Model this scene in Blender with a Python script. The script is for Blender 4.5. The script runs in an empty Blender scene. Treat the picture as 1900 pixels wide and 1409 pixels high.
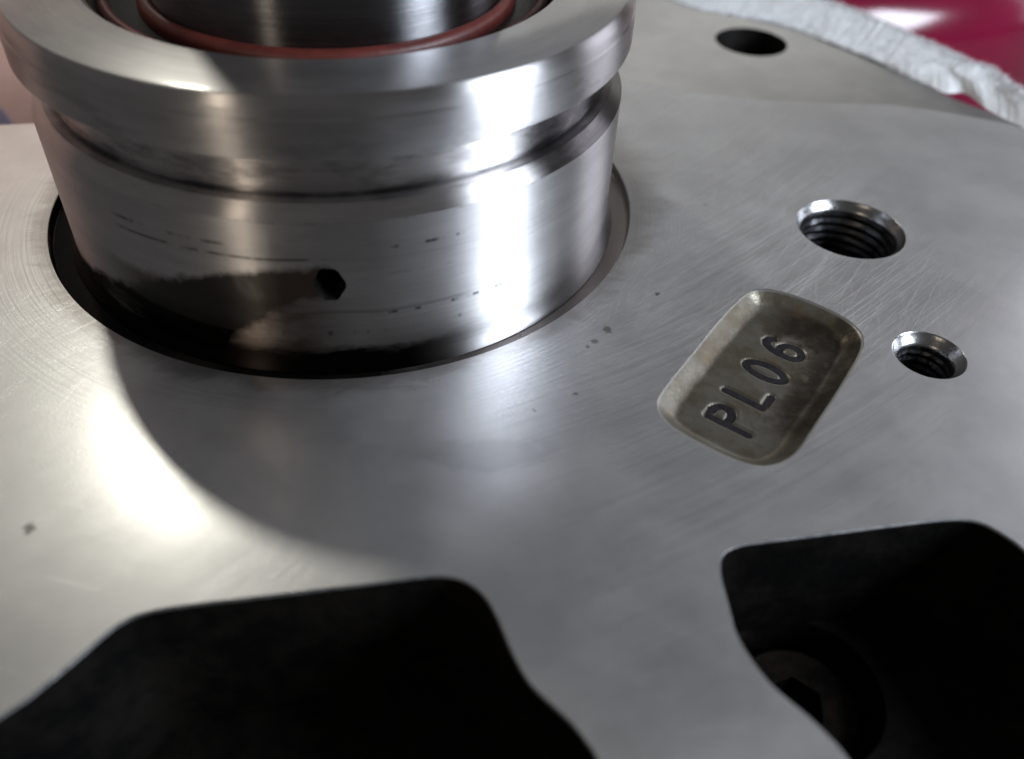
import bpy, bmesh, math, random
import numpy as np
from mathutils import Vector, Matrix, geometry, noise as mnoise
R = math.radians
SC = bpy.context.scene
COL = SC.collection
SC.unit_settings.system = 'METRIC'
SC.unit_settings.scale_length = 0.01          # one unit is a centimetre

# ------------------------------------------------------------------ camera
cam = bpy.data.objects.new('camera', bpy.data.cameras.new('camera'))
COL.objects.link(cam)
SC.camera = cam
F_ = Vector((0.15863798, 0.71812445, -0.67759226))
R_ = Vector((0.98291052, -0.17977668, 0.03958858))
U_ = Vector((0.09338576, 0.67229281, 0.73437148))
CPOS = Vector((0.0, -6.2504, 3.6914))
cam.matrix_world = Matrix(((R_.x, U_.x, -F_.x, CPOS.x), (R_.y, U_.y, -F_.y, CPOS.y),
                           (R_.z, U_.z, -F_.z, CPOS.z), (0, 0, 0, 1)))
cd = cam.data
cd.sensor_width = 36.0
cd.lens = 36.0 * 1650.7 / 1900.0
cd.clip_start = 0.05
cd.clip_end = 500
cd.dof.use_dof = True
cd.dof.focus_distance = 5.9
cd.dof.aperture_fstop = 0.29

# ------------------------------------------------------------------ world, lamps, exposure
w = bpy.data.worlds.new('World'); SC.world = w
w.use_nodes = True
bg = w.node_tree.nodes['Background']
bg.inputs[0].default_value = (1.0, 0.965, 0.95, 1)
bg.inputs[1].default_value = 0.095

def area(name, az, el, dist, sx, sy, power, color, target=(0, 0, 0.4), shape='RECTANGLE'):
    """lamp at azimuth az (0 = towards the camera side, + = right) and elevation el, aimed at the hub"""
    L = bpy.data.lights.new(name, 'AREA')
    L.shape = shape; L.size = sx; L.size_y = sy
    L.energy = power; L.color = color
    o = bpy.data.objects.new(name, L); COL.objects.link(o)
    d = Vector((math.sin(R(az)) * math.cos(R(el)), -math.cos(R(az)) * math.cos(R(el)), math.sin(R(el))))
    o.location = Vector(target) + d * dist
    o.rotation_euler = (-d).to_track_quat('-Z', 'Z').to_euler()
    return o
area('low_sunbeam_lamp', 180 + 21.5, 46.0, 40, 2.6, 2.6, 1800, (1.0, 0.965, 0.84), shape='DISK')
area('window_lamp', 57.5, 24, 24, 9.2, 8.0, 6600, (0.81, 0.89, 1.0))
area('right_window_lamp', 106, 13, 24, 17, 8.0, 800, (0.90, 0.90, 1.0))
area('side_lamp', -40, 24, 24, 1.0, 3.0, 420, (1.0, 0.84, 0.66))
area('back_fill_lamp', 152, 17, 45, 36, 8, 750, (1.0, 0.98, 0.93))  # added soft lamp low behind, brightens the far plate and flange

vs = SC.view_settings
vs.view_transform = 'Standard'; vs.look = 'None'; vs.exposure = 0.15; vs.gamma = 1; vs.use_curve_mapping = False
SC.cycles.use_denoising = True
SC.cycles.max_bounces = 10
SC.cycles.glossy_bounces = 8

# ------------------------------------------------------------------ node helpers
class NT:
    def __init__(s, name):
        s.m = bpy.data.materials.new(name); s.m.use_nodes = True
        s.t = s.m.node_tree
        s.p = s.t.nodes['Principled BSDF']
        s.co = s.t.nodes.new('ShaderNodeTexCoord').outputs['Object']
    def put(s, sock, v):
        if hasattr(v, 'is_linked') or hasattr(v, 'links'): s.t.links.new(v, sock)
        else: sock.default_value = v
    def n(s, typ, ins={}, out=0, **kw):
        nd = s.t.nodes.new('ShaderNode' + typ)
        for k, v in kw.items(): setattr(nd, k, v)
        for k, v in ins.items(): s.put(nd.inputs[k], v)
        return nd.outputs[out]
    def ma(s, op, a, b=0.0, c=0.0, clamp=False):
        return s.n('Math', {0: a, 1: b, 2: c}, operation=op, use_clamp=clamp)
    def add(s, a, b): return s.ma('ADD', a, b)
    def mul(s, a, b): return s.ma('MULTIPLY', a, b)
    def sub(s, a, b): return s.ma('SUBTRACT', a, b)
    def sm(s, v, a, b, lo=0.0, hi=1.0):
        return s.n('MapRange', {'Value': v, 'From Min': a, 'From Max': b, 'To Min': lo, 'To Max': hi}, interpolation_type='SMOOTHSTEP')
    def mix(s, f, a, b):
        nd = s.t.nodes.new('ShaderNodeMix'); nd.data_type = 'RGBA'
        s.put(nd.inputs[0], f); s.put(nd.inputs[6], a); s.put(nd.inputs[7], b)
        return nd.outputs[2]
    def vscale(s, v, sx, sy, sz, rz=0.0, loc=(0, 0, 0)):
        return s.n('Mapping', {'Vector': v, 'Location': loc, 'Rotation': (0, 0, rz), 'Scale': (sx, sy, sz)})
    def noise(s, v, scale, detail=3.0, rough=0.55, dist=0.0):
        return s.n('TexNoise', {'Vector': v, 'Scale': scale, 'Detail': detail, 'Roughness': rough, 'Distortion': dist})
    def ramp(s, f, pts):
        nd = s.t.nodes.new('ShaderNodeValToRGB')
        cr = nd.color_ramp
        while len(cr.elements) < len(pts): cr.elements.new(0.5)
        for e, (x, v) in zip(cr.elements, pts):
            e.position = x
            e.color = (v, v, v, 1) if not isinstance(v, tuple) else (*v, 1)
        s.put(nd.inputs[0], f)
        return nd.outputs[0]
    def sep(s, v):
        nd = s.t.nodes.new('ShaderNodeSeparateXYZ'); s.put(nd.inputs[0], v)
        return nd.outputs
    def comb(s, x, y, z):
        return s.n('CombineXYZ', {0: x, 1: y, 2: z})
    def bump(s, h, strength, dist=0.01, normal=None):
        ins = {'Height': h, 'Strength': strength, 'Distance': dist}
        if normal is not None: ins['Normal'] = normal
        return s.n('Bump', ins)
    def fin(s, **kw):
        for k, v in kw.items(): s.put(s.p.inputs[k.replace('_', ' ')], v)
        return s.m
C4 = lambda r, g, b: (r, g, b, 1.0)

# ------------------------------------------------------------------ materials
def plate_material():
    s = NT('milled_aluminium')
    x, y, z = s.sep(s.co)
    rad = s.ma('SQRT', s.add(s.mul(x, x), s.mul(y, y)))
    ang = s.ma('ARCTAN2', y, x)
    # facing rings turned round the hub, fading outwards
    near = s.sm(rad, 2.95, 2.35)
    warp = s.mul(s.noise(s.co, 1.3), 0.05)
    rings = s.mul(s.ma('SINE', s.mul(s.add(rad, warp), 190.0)), s.mul(near, s.add(0.3, s.mul(s.mul(s.sm(x, 1.2, 1.9), s.sm(y, -1.7, -0.7)), 1.6))))
    fine = s.noise(s.comb(s.mul(rad, 34.0), s.mul(ang, 1.6), 0.0), 1.0, 4.0)
    # long curved mill tracks sweeping from the lower left to the upper right
    dx = s.sub(x, -2.2); dy = s.sub(y, 7.6)
    r2 = s.ma('SQRT', s.add(s.mul(dx, dx), s.mul(dy, dy)))
    a2 = s.ma('ARCTAN2', dy, dx)
    track = s.noise(s.comb(s.mul(r2, 26.0), s.mul(a2, 4.0), 0.0), 1.0, 6.0, 0.72)
    tmask = s.mul(s.sm(rad, 2.2, 2.7), s.sm(rad, 5.4, 3.0))
    tmask = s.mul(tmask, s.sm(x, 0.2, 1.6))
    grain = s.noise(s.co, 70.0, 2.0, 0.6)
    cloud = s.noise(s.co, 1.7, 4.0, 0.6)
    cloud2 = s.noise(s.vscale(s.co, 2.6, 5.0, 1, rz=0.6), 1.0, 5.0, 0.65, 0.6)
    h = s.add(s.mul(grain, 0.16), s.add(s.mul(rings, 0.13), s.mul(s.mul(track, tmask), 1.8)))
    h = s.add(h, s.mul(s.mul(fine, near), 0.9))
    smask = s.mul(s.sm(x, 0.9, 1.8), s.mul(s.sm(s.n('VectorMath', {0: s.co, 1: (2.5, -0.9, 0)}, out=1, operation='DISTANCE'), 2.2, 0.7), s.sm(rad, 2.15, 2.3)))
    scr = None
    for th, fr, ln, th0 in ((0.62, 150.0, 0.5, 0.63), (1.15, 170.0, 0.7, 0.65), (-0.45, 160.0, 0.7, 0.65), (0.80, 140.0, 0.4, 0.64), (0.55, 190.0, 0.3, 0.63)):
        q = s.noise(s.vscale(s.n('Mapping', {'Vector': s.co, 'Rotation': (0, 0, -th)}), ln, fr, 1.0), 1.0, 2.0, 0.5)
        q = s.sm(q, th0, th0 + 0.07)
        scr = q if scr is None else s.ma('MAXIMUM', scr, q)
    fullmask = s.add(0.10, s.mul(smask, 0.75))
    scr = s.mul(scr, fullmask)
    h = s.sub(h, s.mul(scr, 0.40))
    # colour: slight wear, dark specks and smudges
    col = s.mix(s.sm(cloud, 0.3, 0.7), C4(0.53, 0.53, 0.537), C4(0.62, 0.618, 0.62))
    col = s.mix(s.mul(s.sm(track, 0.42, 0.62), s.mul(tmask, 0.22)), col, C4(0.36, 0.36, 0.39))
    wobble = s.mul(s.sub(s.noise(s.co, 34.0, 4.0, 0.65), 0.5), 0.07)
    for px_, py_, pr_, k_ in ((1.575, -1.95, 0.030, 0.8), (1.46, -2.06, 0.022, 0.7), (1.40, -2.10, 0.014, 0.6), (2.02, -1.62, 0.016, 0.8), (1.22, -2.52, 0.014, 0.7), (-1.755, -3.09, 0.030, 0.85),
                              (4.6, 1.12, 0.05, 0.4), (0.95, -2.62, 0.012, 0.5), (2.75, -0.55, 0.012, 0.5)):
        qx = s.sub(x, px_); qy = s.sub(y, py_)
        qd = s.add(s.ma('SQRT', s.add(s.mul(qx, qx), s.mul(qy, qy))), wobble)
        col = s.mix(s.mul(s.sm(qd, pr_ * 1.5, pr_ * 0.6), k_), col, C4(0.07, 0.06, 0.055))
    col = s.mix(s.mul(s.noise(s.co, 130.0, 2.0, 0.7), 0.16), col, C4(0.34, 0.34, 0.35))
    # greasy film hugging the groove
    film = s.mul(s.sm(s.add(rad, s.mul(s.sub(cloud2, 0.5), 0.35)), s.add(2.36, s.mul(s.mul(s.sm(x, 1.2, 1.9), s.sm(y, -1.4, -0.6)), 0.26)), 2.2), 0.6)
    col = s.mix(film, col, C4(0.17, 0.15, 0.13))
    # dull smudge in front of the hub
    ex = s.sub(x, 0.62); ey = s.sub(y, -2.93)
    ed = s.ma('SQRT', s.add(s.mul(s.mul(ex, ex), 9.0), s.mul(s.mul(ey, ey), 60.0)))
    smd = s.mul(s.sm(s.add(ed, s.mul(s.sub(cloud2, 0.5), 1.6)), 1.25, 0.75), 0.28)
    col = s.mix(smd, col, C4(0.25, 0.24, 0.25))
    ro = s.add(0.39, s.mul(cloud, 0.09))
    ro = s.add(ro, s.mul(s.sub(cloud2, 0.5), 0.10))
    ro = s.add(ro, s.mul(s.mul(s.sm(x, 1.2, 2.2), s.sm(y, -2.2, -0.6)), 0.10))      # rougher scraped zone beside the hub
    ro = s.add(ro, s.mul(s.mul(s.sm(track, 0.35, 0.65), tmask), 0.10))
    nb = s.bump(h, 0.32, 0.006)
    return s.fin(Base_Color=col, Metallic=1.0, Roughness=ro, Normal=nb, Coat_Weight=0.85, Coat_Roughness=0.2, Coat_IOR=2.3, Coat_Normal=nb)

def cast_material(name, c1, c2, rough, bumpy, metallic=0.0, scale=9.0, spec=0.5):
    s = NT(name)
    nn = s.noise(s.co, scale, 5.0, 0.65)
    n2 = s.noise(s.co, scale * 0.25, 3.0)
    col = s.mix(s.sm(s.add(s.mul(nn, 0.5), s.mul(n2, 0.5)), 0.38, 0.62), C4(*c1), C4(*c2))
    return s.fin(Base_Color=col, Metallic=metallic, Roughness=rough, Normal=s.bump(nn, bumpy, 0.03), **{'Specular_IOR_Level': spec})

ANISO_ROT = 0.25
def turned_steel(name, base, rough, aniso, sleeve=False, rim=False, dark=False):
    s = NT(name)
    x, y, z = s.sep(s.co)
    ang = s.ma('ARCTAN2', x, s.mul(y, -1.0))
    rad = s.ma('SQRT', s.add(s.mul(x, x), s.mul(y, y)))
    lath = s.noise(s.comb(s.mul(ang, 1.1), s.mul(z, 55.0), s.mul(rad, 55.0)), 1.0, 4.0, 0.6)
    cloud = s.noise(s.comb(s.mul(ang, 2.0), s.mul(rad, 3.0), s.mul(z, 4.0)), 1.6, 5.0, 0.62)
    blot = s.noise(s.comb(s.mul(ang, 2.0), s.mul(rad, 2.0), s.mul(z, 3.2)), 3.4, 5.0, 0.6)
    col = s.mix(s.sm(cloud, 0.35, 0.68), C4(*[c * 0.86 for c in base]), C4(*base))
    ro = s.add(rough, s.add(s.mul(s.sub(cloud, 0.5), 0.10), s.mul(s.sub(lath, 0.5), 0.10)))
    col = s.mix(s.mul(s.sm(lath, 0.45, 0.7), 0.18), col, C4(0.28, 0.28, 0.29))
    tang = s.n('Tangent', direction_type='RADIAL', axis='Z')
    kw = {}
    if rim:
        # patchy grey stains along the lower half of the rim's side
        band = s.mul(s.sm(z, 1.60, 1.53), s.sm(rad, 1.98, 2.0))
        st = s.mul(s.mul(s.sm(blot, 0.48, 0.66), band), 0.3)
        col = s.mix(st, col, C4(0.20, 0.20, 0.215))
        ro = s.add(ro, s.mul(st, 0.12))
    if sleeve:
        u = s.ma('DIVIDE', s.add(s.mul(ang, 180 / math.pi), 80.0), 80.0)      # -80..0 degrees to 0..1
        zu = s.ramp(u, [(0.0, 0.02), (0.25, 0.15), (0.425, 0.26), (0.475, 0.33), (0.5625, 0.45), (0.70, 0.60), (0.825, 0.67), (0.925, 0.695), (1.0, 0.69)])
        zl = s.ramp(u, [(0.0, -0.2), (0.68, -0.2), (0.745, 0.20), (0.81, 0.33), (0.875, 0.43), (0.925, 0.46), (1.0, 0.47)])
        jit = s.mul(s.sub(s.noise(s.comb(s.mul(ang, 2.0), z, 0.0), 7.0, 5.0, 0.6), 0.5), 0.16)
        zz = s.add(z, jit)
        m = s.mul(s.sm(s.sub(zu, zz), -0.03, 0.05), s.sm(s.sub(zz, zl), -0.04, 0.06))  # oil stain; its left run also paints the shaded hub foot black
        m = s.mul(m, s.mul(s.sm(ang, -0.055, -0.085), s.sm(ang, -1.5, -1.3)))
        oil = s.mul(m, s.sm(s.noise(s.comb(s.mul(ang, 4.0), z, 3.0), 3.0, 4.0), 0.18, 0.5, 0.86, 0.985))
        # grime along the foot, with the foot's shade put into its black
        foot = s.mul(s.sm(s.add(z, s.mul(s.sub(blot, 0.5), 0.16)), 0.115, 0.035), s.sm(ang, 0.40, 0.12, 0.12, 1.0))
        # broken scratch lines that run round the sleeve
        def line(z0, wid, freq, thr, a0, a1, seed):
            wob = s.mul(s.sub(s.noise(s.comb(s.mul(ang, 3.0), seed, 0.0), 1.0), 0.5), 0.03)
            d = s.ma('ABSOLUTE', s.sub(s.add(z, wob), z0))
            g = s.noise(s.comb(s.mul(ang, freq), seed * 3.1, 0.0), 1.0, 3.0, 0.7)
            e = s.mul(s.sm(d, wid, wid * 0.35), s.sm(g, thr - 0.03, thr + 0.12))
            return s.mul(e, s.mul(s.sm(ang, R(a0), R(a0 + 3)), s.sm(ang, R(a1), R(a1 - 3))))
        l = line(0.80, 0.016, 16.0, 0.52, 4, 21, 1.3)
        l = s.ma('MAXIMUM', l, s.mul(line(0.335, 0.016, 26.0, 0.50, 2, 31, 5.2), 0.9))
        l = s.ma('MAXIMUM', l, s.mul(line(0.735, 0.013, 7.0, 0.42, -44, -4, 8.7), 0.75))
        l = s.ma('MAXIMUM', l, s.mul(line(0.81, 0.016, 9.0, 0.50, -46, -20, 11.0), 0.8))
        l = s.ma('MAXIMUM', l, s.mul(line(0.62, 0.012, 5.0, 0.47, 4, 40, 15.0), 0.4))
        l = s.ma('MAXIMUM', l, s.mul(line(0.355, 0.018, 4.0, 0.30, -10, 20, 17.0), 0.35))
        l = s.ma('MAXIMUM', l, s.mul(line(0.20, 0.022, 22.0, 0.60, -18, 40, 21.0), 0.7))
        l = s.ma('MAXIMUM', l, s.mul(line(0.985, 0.018, 20.0, 0.56, -50, 50, 25.0), 0.5))
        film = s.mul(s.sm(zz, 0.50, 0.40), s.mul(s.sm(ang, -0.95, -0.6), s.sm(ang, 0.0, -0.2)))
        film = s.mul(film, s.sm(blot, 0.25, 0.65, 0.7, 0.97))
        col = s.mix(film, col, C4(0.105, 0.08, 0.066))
        dirt_shade = s.ma('MAXIMUM', s.ma('MAXIMUM', oil, foot), s.mul(l, 0.8))
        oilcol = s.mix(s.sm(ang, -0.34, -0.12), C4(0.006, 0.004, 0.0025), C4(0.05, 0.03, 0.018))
        col = s.mix(dirt_shade, col, s.mix(oil, C4(0.016, 0.013, 0.012), oilcol))
        kw['Metallic'] = 1.0
        kw['Coat_Weight'] = s.mul(oil, 0.55); kw['Coat_Roughness'] = 0.10
        ro = s.add(s.mul(ro, s.sub(1.0, oil)), s.mul(oil, 0.26))
    else:
        kw['Metallic'] = 1.0
    if rim:
        top = s.sm(s.sep(s.n('NewGeometry', out=1))[2], 0.9, 0.99)          # the flat top face is milled, not turned
        aniso = s.sub(1.0, s.mul(top, 0.45))
        ro = s.add(ro, s.mul(top, 0.07))
        kw['Coat_Weight'] = s.mul(top, 0.5); kw['Coat_Roughness'] = 0.12; kw['Coat_IOR'] = 1.9
    if dark:
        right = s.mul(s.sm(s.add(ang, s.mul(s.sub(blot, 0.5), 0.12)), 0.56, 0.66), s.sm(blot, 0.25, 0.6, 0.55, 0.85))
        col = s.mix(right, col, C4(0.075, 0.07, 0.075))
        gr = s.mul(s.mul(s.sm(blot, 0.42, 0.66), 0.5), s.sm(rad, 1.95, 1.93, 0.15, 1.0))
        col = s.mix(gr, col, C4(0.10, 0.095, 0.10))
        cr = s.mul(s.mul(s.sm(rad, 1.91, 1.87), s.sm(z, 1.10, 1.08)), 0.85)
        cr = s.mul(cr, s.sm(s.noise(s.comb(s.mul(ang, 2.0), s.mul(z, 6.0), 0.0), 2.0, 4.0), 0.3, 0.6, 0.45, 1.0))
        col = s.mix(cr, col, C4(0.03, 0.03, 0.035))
    nb = s.bump(lath, 0.22, 0.008)
    return s.fin(Base_Color=col, Roughness=ro, Anisotropic=aniso, Anisotropic_Rotation=ANISO_ROT, Tangent=tang, Normal=nb, **kw)

def oily_material():
    s = NT('oil_darkened_metal')
    nn = s.noise(s.co, 3.0, 5.0, 0.6)
    x, y, z = s.sep(s.co)
    right_grey = s.sm(s.add(x, s.mul(s.sub(nn, 0.5), 0.8)), 0.0, 1.25)      # left side black: oil, plus the hub's shade put into the colour
    col = s.mix(s.sm(nn, 0.40, 0.62), C4(0.002, 0.002, 0.002), C4(0.006, 0.005, 0.004))
    col = s.mix(right_grey, col, C4(0.24, 0.215, 0.205))
    return s.fin(Base_Color=col, Metallic=s.mul(right_grey, 0.9), Roughness=s.add(0.12, s.mul(right_grey, 0.18)), Specular_IOR_Level=0.15,
                 Normal=s.bump(s.noise(s.co, 22.0, 3.0), 0.12, 0.01))

def stamp_material():
    s = NT('tarnished_cast_metal')
    n1 = s.noise(s.co, 3.6, 5.0, 0.62)
    n2 = s.noise(s.co, 11.0, 4.0, 0.6)
    n3 = s.noise(s.vscale(s.co, 1, 1, 1, loc=(3.1, 1.7, 0)), 2.6, 4.0, 0.6)
    col = s.mix(s.sm(n1, 0.40, 0.64), C4(0.235, 0.22, 0.185), C4(0.165, 0.142, 0.105))
    x, y, z = s.sep(s.co)
    # grime lies along the right long side and in the top corner
    u = s.add(s.mul(s.sub(x, 2.13), 0.73), s.mul(s.sub(y, -3.01), 0.68))
    v = s.add(s.mul(s.sub(x, 2.13), -0.68), s.mul(s.sub(y, -3.01), 0.73))
    g = s.mul(s.sm(s.add(v, s.mul(s.sub(n2, 0.5), 0.34)), 0.07, -0.09), s.sm(s.add(u, s.mul(s.sub(n1, 0.5), 0.5)), -0.05, 0.5))
    g2 = s.mul(s.sm(s.add(u, s.mul(s.sub(n1, 0.5), 0.7)), 1.02, 1.16), s.mul(s.sm(v, 0.5, 0.22), s.sm(z, -0.05, -0.08)))
    gg = s.ma('MAXIMUM', s.mul(g, 0.92), s.mul(g2, 0.9))
    col = s.mix(s.mul(gg, s.sm(n2, 0.25, 0.6, 0.6, 1.0)), col, C4(0.035, 0.026, 0.02))
    col = s.mix(s.mul(s.sm(n3, 0.56, 0.68), 0.5), col, C4(0.19, 0.135, 0.08))
    # wall rims polished by the cutter
    edge = s.sm(z, -0.014, -0.003)
    col = s.mix(edge, col, C4(0.40, 0.39, 0.37))
    return s.fin(Base_Color=col, Metallic=0.85, Roughness=s.add(0.30, s.mul(n2, 0.16)),
                 Normal=s.bump(s.add(n2, s.mul(n1, 0.8)), 0.25, 0.02))

M = {}
M['plate'] = plate_material()
M['steel'] = turned_steel('turned_steel', (0.50, 0.49, 0.495), 0.35, 1.0, rim=True)
M['sleeve'] = turned_steel('oil_stained_sleeve_steel', (0.53, 0.52, 0.525), 0.36, 1.0, sleeve=True)
M['groove'] = turned_steel('grimy_groove_steel', (0.56, 0.54, 0.54), 0.33, 1.0, dark=True)
M['shaft'] = turned_steel('polished_shaft_steel', (0.22, 0.22, 0.23), 0.30, 1.0)
M['bore'] = turned_steel('bright_bore_steel', (0.32, 0.32, 0.325), 0.28, 0.3)
M['thread'] = turned_steel('thread_steel', (0.07, 0.07, 0.075), 0.4, 0.3)
M['oily'] = oily_material()
M['stamp'] = stamp_material()
M['flange'] = cast_material('smooth_flange_aluminium', (0.50, 0.505, 0.515), (0.57, 0.575, 0.58), 0.30, 0.05, metallic=1.0, scale=3.0)
M['letter_dark'] = cast_material('dark_stamped_letters', (0.012, 0.011, 0.013), (0.022, 0.02, 0.022), 0.6, 0.2, scale=30, spec=0.12)
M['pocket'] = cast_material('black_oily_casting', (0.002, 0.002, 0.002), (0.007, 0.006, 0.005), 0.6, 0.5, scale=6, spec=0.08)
M['lip'] = cast_material('dulled_edge_metal', (0.12, 0.12, 0.12), (0.2, 0.2, 0.2), 0.6, 0.2, metallic=1.0, scale=12)
M['screw'] = cast_material('dark_rusty_screw_steel', (0.006, 0.005, 0.004), (0.018, 0.013, 0.010), 0.6, 0.3, 0.0, scale=10, spec=0.08)
M['rubber'] = cast_material('black_seal_rubber', (0.010, 0.009, 0.009), (0.02, 0.017, 0.016), 0.35, 0.1, scale=12)
M['red_rubber'] = cast_material('brick_red_seal_rubber', (0.085, 0.015, 0.011), (0.125, 0.022, 0.016), 0.45, 0.15, scale=8)
M['red_plastic'] = cast_material('glossy_crimson_plastic', (0.13, 0.003, 0.021), (0.16, 0.004, 0.028), 0.17, 0.02, scale=1.2)
M['paper'] = cast_material('white_paper_towel', (0.72, 0.735, 0.75), (0.82, 0.83, 0.845), 0.95, 0.35, scale=30, spec=0.1)
M['wood'] = cast_material('pinkish_brown_board', (0.66, 0.40, 0.31), (0.76, 0.49, 0.40), 0.7, 0.1, scale=1.0)
M['lilac'] = cast_material('pale_lilac_cloth', (0.42, 0.42, 0.60), (0.58, 0.56, 0.72), 0.95, 0.5, scale=3.0, spec=0.1)
M['bench'] = cast_material('worn_bench_top', (0.10, 0.085, 0.075), (0.16, 0.135, 0.115), 0.7, 0.2, scale=1.5)

# ------------------------------------------------------------------ mesh helpers
def link(name, verts, faces, mat, parent=None, smooth=True, sharp=None):
    me = bpy.data.meshes.new(name)
    me.from_pydata([tuple(map(float, v)) for v in verts], [], [tuple(map(int, f)) for f in faces])
    if smooth:
        me.polygons.foreach_set('use_smooth', [True] * len(me.polygons))
        if sharp: me.set_sharp_from_angle(angle=R(sharp))
    me.materials.append(mat)
    o = bpy.data.objects.new(name, me); COL.objects.link(o)
    if parent: o.parent = parent
    return o
def thing(name, label, cat, loc=(0, 0, 0), group=None):
    o = bpy.data.objects.new(name, None); COL.objects.link(o)
    o.location = loc; o.empty_display_size = 0.3
    o['label'] = label; o['category'] = cat
    if group: o['group'] = group
    return o
def tag(o, label, cat, group=None):
    o['label'] = label; o['category'] = cat
    if group: o['group'] = group
    return o

def lathe(profile, n=256, cx=0, cy=0, closed=False):
    v, f = [], []
    k = len(profile)
    for i in range(n):
        a = 2 * math.pi * i / n
        c, s = math.cos(a), math.sin(a)
        for r, z in profile: v.append((cx + r * c, cy + r * s, z))
    rows = k if closed else k - 1
    for i in range(n):
        j = (i + 1) % n
        for p in range(rows):
            q = (p + 1) % k
            f.append((i * k + p, j * k + p, j * k + q, i * k + q))
    return v, f
def fillet(p0, p1, p2, r, n=6):
    """rounds corner p1 of a profile"""
    a = Vector(p0) - Vector(p1); b = Vector(p2) - Vector(p1)
    a.normalize(); b.normalize()
    ang = a.angle(b); t = r / math.tan(ang / 2)
    s = Vector(p1) + a * t; e = Vector(p1) + b * t
    c = Vector(p1) + (a + b).normalized() * (r / math.sin(ang / 2))
    out = []
    for i in range(n + 1):
        q = (s - c).normalized().slerp((e - c).normalized(), i / n) * r + c
        out.append((q.x, q.y))
    return out
def rounded(profile, radii, n=6):
    out = [profile[0]]
    for i in range(1, len(profile) - 1):
        if radii.get(i): out += fillet(profile[i - 1], profile[i], profile[i + 1], radii[i], n)
        else: out.append(profile[i])
    out.append(profile[-1])
    return out

def inside(pts, poly):
    """points inside polygon, numpy"""
    x, y = pts[:, 0], pts[:, 1]
    r = np.zeros(len(pts), bool)
    n = len(poly)
    for i in range(n):
        x1, y1 = poly[i]; x2, y2 = poly[(i + 1) % n]
        c = ((y1 > y) != (y2 > y)) & (x < (x2 - x1) * (y - y1) / ((y2 - y1) if y2 != y1 else 1e-12) + x1)
        r ^= c
    return r
def dist_poly(pts, poly, closed=True):
    d = np.full(len(pts), 1e9)
    P = np.asarray(poly, float)
    n = len(P)
    for i in range(n if closed else n - 1):
        a, b = P[i], P[(i + 1) % n]
        ab = b - a
        t = np.clip(((pts - a) @ ab) / max(ab @ ab, 1e-12), 0, 1)
        d = np.minimum(d, np.hypot(*(pts - a - t[:, None] * ab).T))
    return d
def smooth_loop(pts, per=10, step=None):
    """closed Catmull-Rom curve"""
    P = [Vector(p) for p in pts]; n = len(P); out = []
    for i in range(n):
        p0, p1, p2, p3 = P[i - 1], P[i], P[(i + 1) % n], P[(i + 2) % n]
        for k in range(per):
            t = k / per
            q = 0.5 * ((2 * p1) + (p2 - p0) * t + (2 * p0 - 5 * p1 + 4 * p2 - p3) * t * t + (3 * p1 - p0 - 3 * p2 + p3) * t ** 3)
            out.append((q.x, q.y))
    return out
def round_poly(pts, rad, n=10):
    """polygon with rounded corners; rad per corner"""
    out = []; k = len(pts)
    for i in range(k):
        r = rad[i] if isinstance(rad, (list, tuple)) else rad
        out += fillet(pts[i - 1], pts[i], pts[(i + 1) % k], r, n)
    return out
def circle(cx, cy, r, n=64):
    return [(cx + r * math.cos(2 * math.pi * i / n), cy + r * math.sin(2 * math.pi * i / n)) for i in range(n)]
def ccw(poly):
    a = sum(poly[i - 1][0] * poly[i][1] - poly[i][0] * poly[i - 1][1] for i in range(len(poly)))
    return poly if a > 0 else poly[::-1]
def offset(poly, d):
    """moves a closed ccw loop inwards by d"""
    n = len(poly); out = []
    for i in range(n):
        a = Vector(poly[i - 1]); b = Vector(poly[i]); c = Vector(poly[(i + 1) % n])
        t = (c - a).normalized()
        out.append((b.x - t.y * d, b.y + t.x * d))
    return out
def sheet(outer, holes, z):
    """flat face with holes"""
    vs, es = [], []
    for loop in [outer] + holes:
        b = len(vs); n = len(loop)
        vs += [Vector(p) for p in loop]
        es += [(b + i, b + (i + 1) % n) for i in range(n)]
    V, E_, Fc, *_ = geometry.delaunay_2d_cdt(vs, es, [], 0, 1e-6)
    P = np.array([(v.x, v.y) for v in V])
    Fa = np.array([f for f in Fc if len(f) == 3])
    cen = P[Fa].mean(1)
    ok = inside(cen, outer)
    for h in holes: ok &= ~inside(cen, h)
    Fa = Fa[ok]
    a, b, c = P[Fa[:, 0]], P[Fa[:, 1]], P[Fa[:, 2]]
    sg = (b[:, 0] - a[:, 0]) * (c[:, 1] - a[:, 1]) - (b[:, 1] - a[:, 1]) * (c[:, 0] - a[:, 0])
    faces = [tuple(f) if q > 0 else tuple(f[::-1]) for f, q in zip(Fa, sg)]
    return [(x, y, z) for x, y in P], faces
def strips(loops):
    """quads between successive closed loops of 3-D points (top one first, ccw from above -> faces look inwards)"""
    n = len(loops[0]); v = []; f = []
    for L in loops: v += L
    for k in range(len(loops) - 1):
        for i in range(n):
            j = (i + 1) % n
            f.append((k * n + i, k * n + j, (k + 1) * n + j, (k + 1) * n + i))
    return v, f
def merge(*parts):
    v, f = [], []
    for pv, pf in parts:
        b = len(v); v += list(pv); f += [tuple(i + b for i in q) for q in pf]
    return v, f
def lip(loop, bev, depth, z0=0.0, seg=6):
    """rounded lip then a wall going down"""
    ls = []
    for i in range(seg + 1):
        a = (math.pi / 2) * i / seg
        ls.append([(x, y, z0 - bev * (1 - math.cos(a))) for x, y in offset(loop, bev * math.sin(a))])
    inner = offset(loop, bev + depth * 0.05)
    ls.append([(x, y, z0 - depth) for x, y in inner])
    return ls

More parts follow.
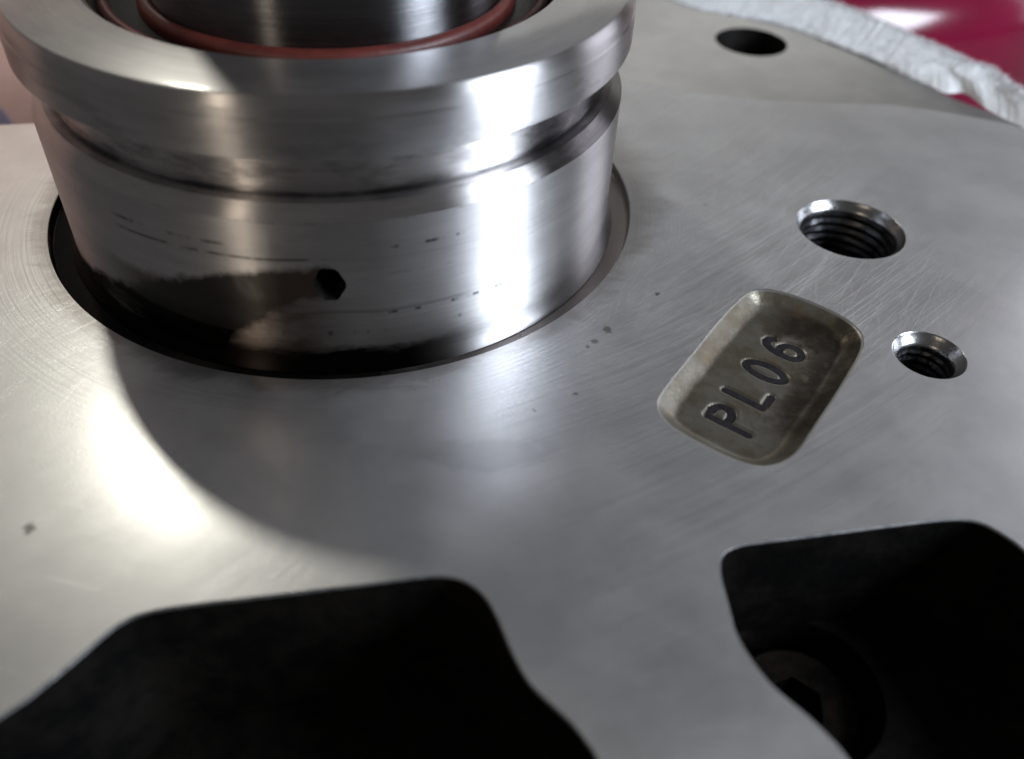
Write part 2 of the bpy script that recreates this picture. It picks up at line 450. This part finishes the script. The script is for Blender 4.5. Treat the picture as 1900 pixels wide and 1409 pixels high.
# ------------------------------------------------------------------ the cover plate
plate = thing('cover_plate', 'grey milled metal cover plate with stamped PL06 recess and dark pockets', 'machine part')
outer = [(-9, 1.25), (-6, 1.36), (-4, 1.41), (-2.7, 1.38), (-1.0, 1.5), (1.2, 1.75), (2.2, 1.84), (2.73, 1.73), (3.3, 1.45), (3.86, 1.22), (4.5, 1.06),
         (5.08, 0.97), (5.6, 0.76), (6.05, 0.50), (6.3, 0.25), (6.7, -0.6), (7.2, -2), (7.4, -4), (7.2, -6.5), (5, -8.5), (-5, -8.5), (-9, -6)]
outer = ccw(smooth_loop(outer, 6))
ringL = circle(0, 0, 2.198, 256)
h1 = circle(3.767, -1.003, 0.413, 96)
h2 = circle(3.599, -2.476, 0.236, 72)
stampP = [(1.68, -2.69), (1.77, -2.54), (2.06, -2.24), (2.36, -1.93), (2.58, -1.735), (2.70, -1.66), (2.84, -1.675), (3.0, -1.78), (3.17, -1.97), (3.25, -2.14),
          (3.235, -2.28), (3.13, -2.43), (2.85, -2.72), (2.58, -2.98), (2.40, -3.15), (2.27, -3.225), (2.13, -3.24), (2.0, -3.175), (1.84, -3.02), (1.71, -2.85)]
stampL = ccw(smooth_loop(stampP, 8))
pocketL = ccw(smooth_loop([(-1.67, -4.12), (-1.57, -4.05), (-1.45, -3.94), (-1.35, -3.84), (-1.24, -3.735), (-1.12, -3.69), (-0.93, -3.68), (-0.55, -3.685), (-0.05, -3.69), (0.19, -3.692),
                           (0.30, -3.71), (0.385, -3.76), (0.45, -3.85), (0.49, -3.98), (0.525, -4.16), (0.57, -4.31), (0.64, -4.42), (0.71, -4.52), (0.76, -4.62), (0.80, -4.75),
                           (0.90, -5.3), (0.86, -6.2), (0.5, -6.6), (-2.6, -6.6), (-3.3, -6.0), (-2.9, -5.1), (-2.2, -4.5)], 6))
pocketR = ccw(smooth_loop([(1.87, -4.92), (1.79, -4.70), (1.66, -4.48), (1.607, -4.25), (1.625, -4.05), (1.655, -3.87), (1.70, -3.785), (1.79, -3.748),
                           (1.90, -3.742), (2.23, -3.745), (2.57, -3.745), (2.90, -3.75), (3.06, -3.765), (3.16, -3.81), (3.23, -3.90), (3.28, -4.02), (3.40, -4.5), (3.5, -5.3), (3.4, -6.2), (3.0, -6.5),
                           (2.2, -6.4), (1.95, -6.0), (1.88, -5.3)], 6))
def dense(loop, mx=0.06):
    out = []
    for i in range(len(loop)):
        a = Vector(loop[i]); b = Vector(loop[(i + 1) % len(loop)])
        k = max(1, int((b - a).length / mx))
        out += [tuple(a.lerp(b, j / k)) for j in range(k)]
    return out
LIP = 0.012
pocketL = offset(dense(pocketL), -LIP); pocketR = offset(dense(pocketR), -LIP)
face = sheet(outer, [ringL, h1, h2, stampL, pocketL, pocketR], 0.0)
side = strips([[(x, y, z) for x, y in offset(outer, -o)] for o, z in ((0, 0), (0.03, -0.008), (0.055, -0.03), (0.06, -0.06), (0.06, -3.0))])
side = (side[0], [q[::-1] for q in side[1]][::1])
pl = link('plate_face', *face, M['plate'], plate, smooth=False)
# the plate's edge wall
ws = strips([[(x, y, z) for x, y in offset(outer, -o)] for o, z in ((0.0, 0.0), (0.012, -0.003), (0.03, -0.02), (0.036, -0.05), (0.036, -3.0))])
link('plate_edge', ws[0], [q for q in ws[1]], M['plate'], plate)

# oily groove round the hub
gp = rounded([(2.198, 0.0), (2.188, -0.085), (2.07, -0.09), (2.0, -0.09)], {1: 0.02}, 4)
link('oil_groove', *lathe(gp[::-1], 256), M['oily'], plate)

# pockets
def rim_and_wall(loop, depth):
    """broken edge in plate metal, then the black cast wall"""
    ls = lip(loop, LIP, depth)
    link('pocket_lip', *strips(ls[:-1]), M['lip'], plate)
    return ls[-2:]
def pocket(loop, depth, floor_holes=()):
    ls = rim_and_wall(loop, depth)
    wv, wf = strips(ls)
    fl = sheet([(x, y) for x, y, z in ls[-1]], list(floor_holes), -depth)
    return merge((wv, wf), fl)
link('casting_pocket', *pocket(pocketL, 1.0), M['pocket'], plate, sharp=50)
CB = (2.18, -4.18)
cbL = circle(*CB, 0.444, 72)
# keep only the part of the counterbore circle that lies inside the pocket
pocketR_wall = rim_and_wall(pocketR, 0.8)
floorR = [(x, y) for x, y, z in pocketR_wall[-1]]
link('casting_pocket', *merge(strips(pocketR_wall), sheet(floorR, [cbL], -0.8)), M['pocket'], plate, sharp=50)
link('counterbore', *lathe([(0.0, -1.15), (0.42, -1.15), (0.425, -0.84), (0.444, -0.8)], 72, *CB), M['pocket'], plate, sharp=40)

# threaded holes
def hole(cx, cy, r0, ch, r1, depth, pitch, amp, name='threaded_hole'):
    n = 96
    prof = [(r0, 0.0), (r0 - 0.006, -0.004)]
    prof += [(r0 + (r1 - r0) * t, -ch * t) for t in (0.15, 0.5, 0.9)] + [(r1, -ch), (r1 - 0.004, -ch - 0.015)]
    bev = link(name, *lathe(prof[::-1], n, cx, cy), M['bore'], plate, sharp=60)
    v, f = [], []
    rows = int(depth / pitch * 10)
    for k in range(rows + 1):
        z = -ch - 0.015 - depth * k / rows
        for i in range(n):
            a = 2 * math.pi * i / n
            ph = (z / pitch - i / n) % 1.0
            r = r1 - 0.004 - amp * (1 - abs(2 * ph - 1)) * min(1, k / 8) * (0.75 + 0.5 * mnoise.noise((math.cos(a) * 3, math.sin(a) * 3, z * 9))) + 0.006 * mnoise.noise((math.cos(a) * 6, math.sin(a) * 6, z * 20))
            v.append((cx + r * math.cos(a), cy + r * math.sin(a), z))
    for k in range(rows):
        for i in range(n):
            j = (i + 1) % n
            f.append((k * n + i, k * n + j, (k + 1) * n + j, (k + 1) * n + i))
    f.append(tuple(rows * n + i for i in range(n)))
    link('screw_thread', v, f, M['thread'], bev, sharp=30)
    return bev
hole(3.767, -1.003, 0.413, 0.06, 0.366, 0.95, 0.075, 0.018)
hole(3.599, -2.476, 0.236, 0.065, 0.182, 0.8, 0.06, 0.014)

# stamped recess with its engraved marking
O2 = np.array((2.13, -3.01)); eu = np.array((0.73, 0.68)); eu /= np.hypot(*eu); ev = np.array((-eu[1], eu[0]))
def arc(cx, cy, rx, ry, a0, a1, n=16):
    return [(cx + rx * math.cos(R(a0 + (a1 - a0) * i / n)), cy + ry * math.sin(R(a0 + (a1 - a0) * i / n))) for i in range(n + 1)]
glyphs = [
    [[(0.0, 0.0), (0.0, 0.272), (0.065, 0.272)] + arc(0.065, 0.209, 0.063, 0.063, 90, -90) + [(0.0, 0.146)]],
    [[(0.275, 0.285), (0.273, 0.03), (0.395, 0.03)]],
    [arc(0.600, 0.163, 0.062, 0.132, 0, 360, 36)],
    [arc(0.88, 0.112, 0.064, 0.075, -180, 180, 28), [(0.816, 0.112), (0.818, 0.165), (0.832, 0.225), (0.858, 0.272), (0.892, 0.292), (0.922, 0.284), (0.938, 0.258)]],
]
OG = O2 + np.array((0.066, 0.097))          # the marking lies on the recess floor
def stroke_dist(pts):
    pts = pts - np.array(((OG - O2) @ eu, (OG - O2) @ ev))
    d = np.full(len(pts), 1e9)
    for g in glyphs:
        for st in g: d = np.minimum(d, dist_poly(pts, st, False))
    return d
SZ = -0.09
def build_stamp():
    step = 0.0095
    us = np.arange(-0.7, 1.8, step); vv = np.arange(-0.7, 1.0, step)
    U, V = np.meshgrid(us, vv, indexing='ij')
    uv = np.stack([U.ravel(), V.ravel()], 1)
    xy = O2 + uv[:, :1] * eu + uv[:, 1:] * ev
    ins = inside(xy, stampL); d = dist_poly(xy, stampL)
    d = np.where(ins, d, -d)
    t = np.clip((d + 0.0) / 0.15, 0, 1)
    z = SZ * np.sin(t * math.pi / 2) ** 1.3 - 0.0
    z = np.where(d < 0, 0.2 * d, z) - 0.001
    g = stroke_dist(uv)
    k = np.clip((0.036 - g) / 0.010, 0, 1); k = k * k * (3 - 2 * k)
    rim = np.exp(-((g - 0.045) / 0.012) ** 2) * 0.003          # metal pushed up beside each stroke
    wob = np.array([mnoise.noise((x * 5, y * 5, 0)) for x, y in xy]) * 0.006 * t
    z = z - 0.012 * k + 0.3 * rim + wob
    nu, nv = len(us), len(vv)
    keep = (d > -0.012).reshape(nu, nv)
    idx = -np.ones(nu * nv, int)
    ok = np.where(keep.ravel())[0]; idx[ok] = np.arange(len(ok))
    verts = np.c_[xy[ok], z[ok]]
    faces = []
    I = idx.reshape(nu, nv)
    a, b, c, e = I[:-1, :-1], I[1:, :-1], I[1:, 1:], I[:-1, 1:]
    m = (a >= 0) & (b >= 0) & (c >= 0) & (e >= 0)
    faces = np.stack([a[m], b[m], c[m], e[m]], 1)
    return verts, faces
rec = link('stamped_recess', *build_stamp(), M['stamp'], plate)
def ribbon(st, wd, z):
    v, f = [], []
    P = [Vector(p) for p in st]; n = len(P)
    L, Rr = [], []
    closed = (P[0] - P[-1]).length < 1e-4
    for i in range(n):
        if closed: a, c = P[(i - 1) % (n - 1)], P[(i + 1) % (n - 1)]
        else: a, c = P[max(i - 1, 0)], P[min(i + 1, n - 1)]
        t = (c - a).normalized(); q = Vector((-t.y, t.x))
        s_ = wd
        if not closed and 0 < i < n - 1:
            ca = max(0.5, (P[i] - P[i - 1]).normalized().dot(t)); s_ = wd / ca
        L.append(P[i] + q * s_); Rr.append(P[i] - q * s_)
    def cap(c, t, sgn):
        q = Vector((-t.y, t.x)); out = []
        for k in range(1, 8):
            a = math.pi * k / 8
            out.append(c + q * wd * math.cos(a) * sgn + t * wd * math.sin(a) * sgn)
        return out
    for l, r in zip(L, Rr): v += [l, r]
    for i in range(n - 1): f.append((2 * i, 2 * i + 1, 2 * i + 3, 2 * i + 2))
    if not closed:
        for i, sgn, t in ((n - 1, 1, (P[-1] - P[-2]).normalized()), (0, -1, (P[1] - P[0]).normalized())):
            b = len(v); pts = cap(P[i], t, sgn); v += pts
            first = 2 * i if sgn > 0 else 2 * i + 1
            last = 2 * i + 1 if sgn > 0 else 2 * i
            f.append(tuple([first] + list(range(b, b + len(pts))) + [last])[::-1])
    out = []
    for p in v:
        q = OG + p.x * eu + p.y * ev
        zz = mnoise.noise((q[0] * 5, q[1] * 5, 0)) * 0.006
        out.append((q[0], q[1], z + zz))
    return out, f
for g in glyphs:
    parts = [ribbon(st, 0.024, SZ - 0.0085 - 0.0003 * k) for k, st in enumerate(g)]
    link('letter', *merge(*parts), M['letter_dark'], rec, smooth=False)  # dark strips laid along the letter grooves

# lower flange with its plain bolt hole, behind the milled face
fl_out = ccw(smooth_loop([(0.5, 1.0), (3.0, 0.6), (5.4, 0.0), (6.3, 0.0), (6.5, 0.33), (6.38, 0.60), (6.19, 0.94), (5.97, 1.32), (5.9, 1.75), (5.85, 2.2), (5.75, 2.7), (5.5, 3.4), (5.0, 4.4), (4.0, 5.6), (2.4, 6.2), (0.9, 5.8), (0.2, 4.0)], 6))
fh = circle(4.477, 2.789, 0.392, 72)
FZ = -0.10
flv = sheet(fl_out, [fh], FZ)
link('lower_flange', *merge(flv, strips([[(x, y, z) for x, y in offset(fl_out, -o)] for o, z in ((0, FZ), (0.02, FZ - 0.006), (0.03, FZ - 0.03), (0.03, -3.0))])),
     M['flange'], plate, sharp=60)
link('bolt_hole', *lathe([(0.0, -1.1), (0.36, -1.1), (0.375, FZ - 0.03), (0.392, FZ)], 72, 4.477, 2.789), M['pocket'], plate, sharp=60)

# ------------------------------------------------------------------ screw in the counterbore of the right pocket
scr = thing('socket_screw', 'dark rusty socket-head screw sunk in round counterbore of right pocket', 'screw', (CB[0], CB[1], -1.15))
hexp = [(0.17 * math.cos(R(60 * k + 12)), 0.17 * math.sin(R(60 * k + 12))) for k in range(6)]
hd = sheet(circle(0, 0, 0.33, 48), [hexp], 0.19)
wall = lathe([(0.36, 0.0), (0.36, 0.16), (0.35, 0.18), (0.33, 0.19)], 48)
link('screw_head', *merge(hd, wall), M['screw'], scr, sharp=40)
hx = strips([[(x, y, 0.19) for x, y in hexp], [(x, y, 0.05) for x, y in hexp]])
link('hex_socket', hx[0], hx[1] + [tuple(range(6, 12))], M['pocket'], scr, smooth=False)

# ------------------------------------------------------------------ hub
hub = thing('bearing_hub', 'shiny turned steel hub standing on the plate, oil stained at its foot', 'metal hub')
rimp = [(1.50, 1.30), (1.55, 1.33), (1.55, 1.698), (1.562, 1.71), (1.978, 1.71), (1.988, 1.706), (1.994, 1.699), (2.014, 1.660), (2.017, 1.652), (2.0195, 1.640), (2.022, 1.597), (2.031, 1.588),
        (2.034, 1.55), (2.034, 1.39), (2.028, 1.373), (2.015, 1.365), (1.85, 1.36)]
link('rim', *lathe(rimp[::-1], 320), M['steel'], hub, sharp=35)
gro = rounded([(1.85, 1.36), (1.853, 1.076), (1.935, 1.066), (2.010, 0.985)], {1: 0.02, 2: 0.012}, 5)
link('ring_groove', *lathe(gro[::-1], 320), M['groove'], hub, sharp=35)

# sleeve wall with a drilled oil hole: a sheet in (angle, height), rolled up
def sleeve():
    r = 2.010
    hc = (R(-4.9), 0.57); hr = 0.108
    random.seed(4)
    hl = []
    for k in range(28):
        a = 2 * math.pi * k / 28
        q = hr * (1 + 0.05 * math.cos(6 * a + 0.4) + 0.10 * max(0, math.cos(a)) ** 6)
        hl.append((hc[0] + 0.80 * q * math.cos(a) / r, hc[1] + q * 1.08 * math.sin(a)))
    zs = [0.985, 0.955, 0.9, 0.82, 0.74, 0.66, 0.57, 0.48, 0.4, 0.32, 0.24, 0.16, 0.10]
    N = 300
    vs, fs = [], []
    a0, a1 = hc[0] - 0.14, hc[0] + 0.14
    # patch with hole, in radians x z
    cols = [a0 + (a1 - a0) * i / 14 for i in range(15)]
    edge = [(a, zs[-1]) for a in cols] + [(a1, z) for z in zs[-2::-1]] + [(a, zs[0]) for a in cols[-2::-1]] + [(a0, z) for z in zs[1:-1]]
    pv, pf = sheet(edge, [hl], 0.0)
    def wrap(a, z, rr=r): return (rr * math.sin(a), -rr * math.cos(a), z)
    A = [wrap(x, z) for x, z, _ in pv]
    part1 = (A, pf)
    span = 2 * math.pi - (a1 - a0)
    k = len(zs); n = N
    B = []
    for i in range(n + 1):
        a = a1 + span * i / n
        B += [wrap(a, z) for z in zs]
    Bf = []
    for i in range(n):
        for j in range(k - 1):
            Bf.append((i * k + j, i * k + j + 1, (i + 1) * k + j + 1, (i + 1) * k + j))
    # foot fillet
    foot = lathe([(2.062, -0.085), (2.050, -0.060), (2.032, -0.02), (2.016, 0.03), (2.010, 0.10)], 320)
    # hole wall
    loops = []
    for q, rr in ((0.95, r - 0.022), (0.92, r - 0.06), (0.88, r - 0.35)):
        loops.append([wrap(hc[0] + (x - hc[0]) * q, hc[1] + (z - hc[1]) * q, rr) for x, z in hl])
    hv, hf = strips(loops)
    hf.append(tuple(range(2 * 28, 3 * 28)))
    cham = strips([[wrap(hc[0] + (x - hc[0]) * q, hc[1] + (z - hc[1]) * q, rr) for x, z in hl] for q, rr in ((1.0, r), (0.985, r - 0.003), (0.95, r - 0.022))])
    return merge(part1, (B, Bf), foot), merge((hv, hf), cham)
sl, oh = sleeve()
so = link('sleeve', *sl, M['sleeve'], hub, smooth=True)
bm = bmesh.new(); bm.from_mesh(so.data); bmesh.ops.remove_doubles(bm, verts=bm.verts, dist=0.0004)
bmesh.ops.recalc_face_normals(bm, faces=bm.faces); bm.to_mesh(so.data); bm.free()
# exact radial normals on the wall
so.data.polygons.foreach_set('use_smooth', [True] * len(so.data.polygons))
link('oil_hole', *oh, M['pocket'], hub, sharp=40)

# ------------------------------------------------------------------ shaft and seal
sh = thing('drive_shaft', 'dark polished steel shaft rising through the red seal in the hub', 'shaft', (0, 0, 0))
link('shaft_body', *lathe([(1.15, 1.25), (1.15, 3.3), (1.13, 3.36), (1.08, 3.4), (0.0, 3.4)][::-1], 256), M['shaft'], sh, sharp=35)
seal = thing('shaft_seal', 'brick red lip seal with black rubber body inside the hub rim', 'seal')
def torus(rc, zc, r, n=14, m=220, sq=1.0):
    return lathe([(rc + r * math.cos(2 * math.pi * i / n), zc + sq * r * math.sin(2 * math.pi * i / n)) for i in range(n)], m, closed=True)
link('rubber_body', *lathe([(1.549, 1.3), (1.549, 1.67), (1.525, 1.672), (1.49, 1.60), (1.45, 1.57), (1.40, 1.55), (1.32, 1.52), (1.25, 1.52), (1.16, 1.50), (1.155, 1.3)][::-1], 220), M['rubber'], seal, sharp=40)
link('outer_ridge', *torus(1.425, 1.585, 0.034, sq=1.1), M['red_rubber'], seal)
link('inner_lip', *lathe([(1.235, 1.50), (1.232, 1.57), (1.215, 1.597), (1.19, 1.610), (1.165, 1.605), (1.153, 1.59), (1.152, 1.5)][::-1], 220), M['red_rubber'], seal)

# ------------------------------------------------------------------ paper towel along the plate's far edge
A_ = [(3.2, 4.9), (3.96, 3.68), (4.42, 3.33), (4.75, 3.1), (5.03, 2.8), (5.14, 2.63), (5.34, 2.32), (5.47, 2.13), (5.69, 2.11), (5.98, 1.9), (6.17, 1.75), (6.22, 1.58), (6.31, 1.36), (6.45, 1.2), (6.46, 0.87), (6.6, 0.4)]
B_ = [(3.3, 5.2), (4.07, 3.95), (4.54, 3.59), (4.88, 3.35), (5.17, 3.05), (5.27, 2.87), (5.47, 2.52), (5.59, 2.3), (5.70, 2.05), (5.88, 1.66), (6.0, 1.37), (6.2, 1.33), (6.22, 1.02), (6.26, 0.86), (6.36, 0.57), (6.5, 0.1)]
C_ = [(4.4, 5.6), (4.75, 4.9), (5.12, 4.39), (5.47, 3.55), (5.62, 3.32), (5.72, 3.16), (5.85, 2.92), (5.98, 2.6), (6.06, 2.4), (6.20, 2.05), (6.28, 1.80), (6.32, 1.61), (6.47, 1.45), (6.46, 1.13), (6.48, 0.82), (6.62, 0.35)]
def resample(P, n):
    P = [Vector(p) for p in P]; out = []
    m = len(P) - 1
    for i in range(n):
        t = m * i / (n - 1); k = min(int(t), m - 1); f = t - k
        p0, p1, p2, p3 = P[max(k - 1, 0)], P[k], P[k + 1], P[min(k + 2, m)]
        q = 0.5 * ((2 * p1) + (p2 - p0) * f + (2 * p0 - 5 * p1 + 4 * p2 - p3) * f * f + (3 * p1 - p0 - 3 * p2 + p3) * f ** 3)
        out.append(q)
    return out
NT_ = 800
Ar, Br, Cr = resample(A_, NT_), resample(B_, NT_), resample(C_, NT_)
def towel():
    v, f = [], []
    rows = []
    for i in range(NT_):
        a, b, c = Ar[i], Br[i], Cr[i]
        flat = max(0.0, min(1.0, (0.63 - i / NT_) * 9))          # here the towel lies flat against the flange
        c = c + Vector((0.09, 0.11)) + Vector((mnoise.noise((i * 0.11, 3, 0)), mnoise.noise((i * 0.11, 9, 0)))) * 0.035
        a = a.lerp(b, flat); az = -0.082 * flat
        b = b + Vector((-0.012, -0.015)) * flat
        out = (c - a)
        out = out.normalized() if out.length > 1e-3 else Vector((0.7, 0.7))
        o2 = Vector((0.62, 0.78))
        sec = [Vector((b.x, b.y, -0.097))]
        for t in (0.33, 0.66): sec.append(Vector((b.x + (a.x - b.x) * t, b.y + (a.y - b.y) * t, -0.092 + (az + 0.092) * t)))
        sec.append(Vector((a.x, a.y, az)))
        for t in (0.25, 0.5, 0.75): sec.append(Vector((a.x + (c.x - a.x) * t, a.y + (c.y - a.y) * t, az + (0.05 - az) * t)))
        hang = max(0.0, min(1.0, (0.45 - i / NT_) * 6))
        sec.append(Vector((c.x, c.y, 0.05)))
        sec.append(Vector((c.x + o2.x * 0.03, c.y + o2.y * 0.03, 0.035)))
        sec.append(Vector((c.x + o2.x * (0.05 + 0.03 * hang), c.y + o2.y * (0.05 + 0.03 * hang), -0.0 - 0.3 * hang)))
        sec.append(Vector((c.x + o2.x * 0.02, c.y + o2.y * 0.02, -0.02 - 0.3 * hang)))
        sec.append(Vector((c.x, c.y, -0.015)))
        sec.append(Vector((a.x * 0.5 + c.x * 0.5, a.y * 0.5 + c.y * 0.5, az * 0.6 - 0.03)))
        sec.append(Vector((a.x + 0.03, a.y + 0.04, min(-0.05, az - 0.008))))
        sec.append(Vector((b.x + 0.03, b.y + 0.036, -0.094)))
        for q in sec:
            n1 = mnoise.noise_vector(q * 3.0) * 0.012 + mnoise.noise_vector(q * 14.0) * 0.004 + mnoise.noise_vector(q * 40.0) * 0.007 + mnoise.noise_vector(q * 90.0) * 0.006
            n1.z = max(n1.z, -0.003)
            v.append(q + n1)
    k = len(v) // NT_
    for i in range(NT_ - 1):
        for j in range(k):
            l = (j + 1) % k
            f.append((i * k + j, (i + 1) * k + j, (i + 1) * k + l, i * k + l))
    f.append(tuple(range(k))); f.append(tuple((NT_ - 1) * k + j for j in range(k))[::-1])
    return v, f
tw = link('paper_towel', *towel(), M['paper'], sharp=32)
def fibres():
    random.seed(8); v, f = [], []
    for _ in range(5200):
        i = random.randrange(4, NT_ - 4)
        a, b, c = Ar[i], Br[i], Cr[i] + Vector((0.09, 0.11))
        if random.random() < 0.55: p = Vector((c.x, c.y, 0.045))
        else:
            t = random.random(); fl = max(0.0, min(1.0, (0.63 - i / NT_) * 9)); a = a.lerp(b, fl)
            p = Vector((a.x + (c.x - a.x) * t, a.y + (c.y - a.y) * t, -0.082 * fl * (1 - t) + 0.05 * t))
        p += Vector((random.gauss(0, 0.012), random.gauss(0, 0.012), 0))
        d = Vector((random.gauss(0.2, 0.7), random.gauss(0.2, 0.7), abs(random.gauss(0, 0.5)))).normalized() * random.uniform(0.02, 0.075)
        e = d.cross(Vector((random.random(), random.random(), random.random()))).normalized() * 0.0022
        n = len(v)
        v += [p - e, p + e, p + d * 0.6 + e * 0.7 + Vector((0, 0, 0.004)), p + d]
        f += [(n, n + 1, n + 2), (n, n + 2, n + 3)]
    return v, f
fb = link('fibres', *fibres(), M['paper'], tw, smooth=False)
fb['kind'] = 'stuff'
tag(tw, 'crumpled white paper towel lying along the far right edge of the plate', 'paper towel')

# ------------------------------------------------------------------ things behind the plate
def rounded_box(sx, sy, sz, r, n=6, bulge=0.0):
    bm = bmesh.new()
    bmesh.ops.create_cube(bm, size=1.0)
    for q in bm.verts: q.co = Vector((q.co.x * sx, q.co.y * sy, q.co.z * sz))
    bmesh.ops.bevel(bm, geom=bm.edges[:] + bm.verts[:], offset=r, segments=n, profile=0.5, affect='EDGES')
    return bm
def link_bm(name, bm, mat, parent=None):
    bmesh.ops.recalc_face_normals(bm, faces=bm.faces)
    me = bpy.data.meshes.new(name); bm.to_mesh(me); bm.free()
    me.polygons.foreach_set('use_smooth', [True] * len(me.polygons))
    me.materials.append(mat)
    o = bpy.data.objects.new(name, me); COL.objects.link(o)
    if parent: o.parent = parent
    return o
BZ = -3.0
tub = thing('red_tub', 'glossy crimson round plastic tub standing behind the paper towel', 'plastic tub', (7.35, 10.3, BZ))
tp = rounded([(0.0, 2.98), (6.0, 2.98), (6.0, 0.4), (5.9, 0.0), (0.0, 0.0)], {1: 1.0}, 14)
link('tub_body', *lathe(tp[::-1], 96), M['red_plastic'], tub, sharp=60)
link('tub_cap', *lathe(rounded([(0.0, 3.5), (1.1, 3.5), (1.15, 2.97)], {1: 0.15}, 5)[::-1], 64, 0.0, 0.6), M['red_plastic'], tub, sharp=60)

board = thing('brown_board', 'blurred pinkish brown board upright behind the plate at far left', 'board', (-8.0, 5.6, BZ))
board.rotation_euler = (0, 0, R(24))
bm = rounded_box(11.0, 0.6, 7.0, 0.12, 4)
for q in bm.verts: q.co.z += 3.5
link_bm('board_panel', bm, M['wood'], board)
def rag():
    v, f = [], []
    nu, nv = 40, 24
    for i in range(nu):
        for j in range(nv):
            a = i / (nu - 1); b = j / (nv - 1) * 2 * math.pi
            x = -1.2 + 1.9 * a
            r = 0.42 * (math.sin(math.pi * min(max(a, 0.02), 0.98)) ** 0.4)
            q = Vector((x, 0.8 * r * math.cos(b), 1.02 + 2.2 * r * math.sin(b)))
            q += mnoise.noise_vector(q * 2.5) * 0.12 + mnoise.noise_vector(q * 7.0) * 0.03
            v.append(q)
    for i in range(nu - 1):
        for j in range(nv):
            l = (j + 1) % nv
            f.append((i * nv + j, (i + 1) * nv + j, (i + 1) * nv + l, i * nv + l))
    f.append(tuple(range(nv))); f.append(tuple((nu - 1) * nv + j for j in range(nv)))
    return v, f
rg = link('rag', *rag(), M['lilac'])
rg.location = (-4.30, 3.9, BZ + 0.48)
tag(rg, 'blurred pale lilac rag lying in front of the brown board', 'rag')
bv = [(-60, -60, BZ), (60, -60, BZ), (60, 60, BZ), (-60, 60, BZ)]
wb = link('workbench', bv, [(0, 1, 2, 3)], M['bench'], smooth=False)
wb['kind'] = 'structure'
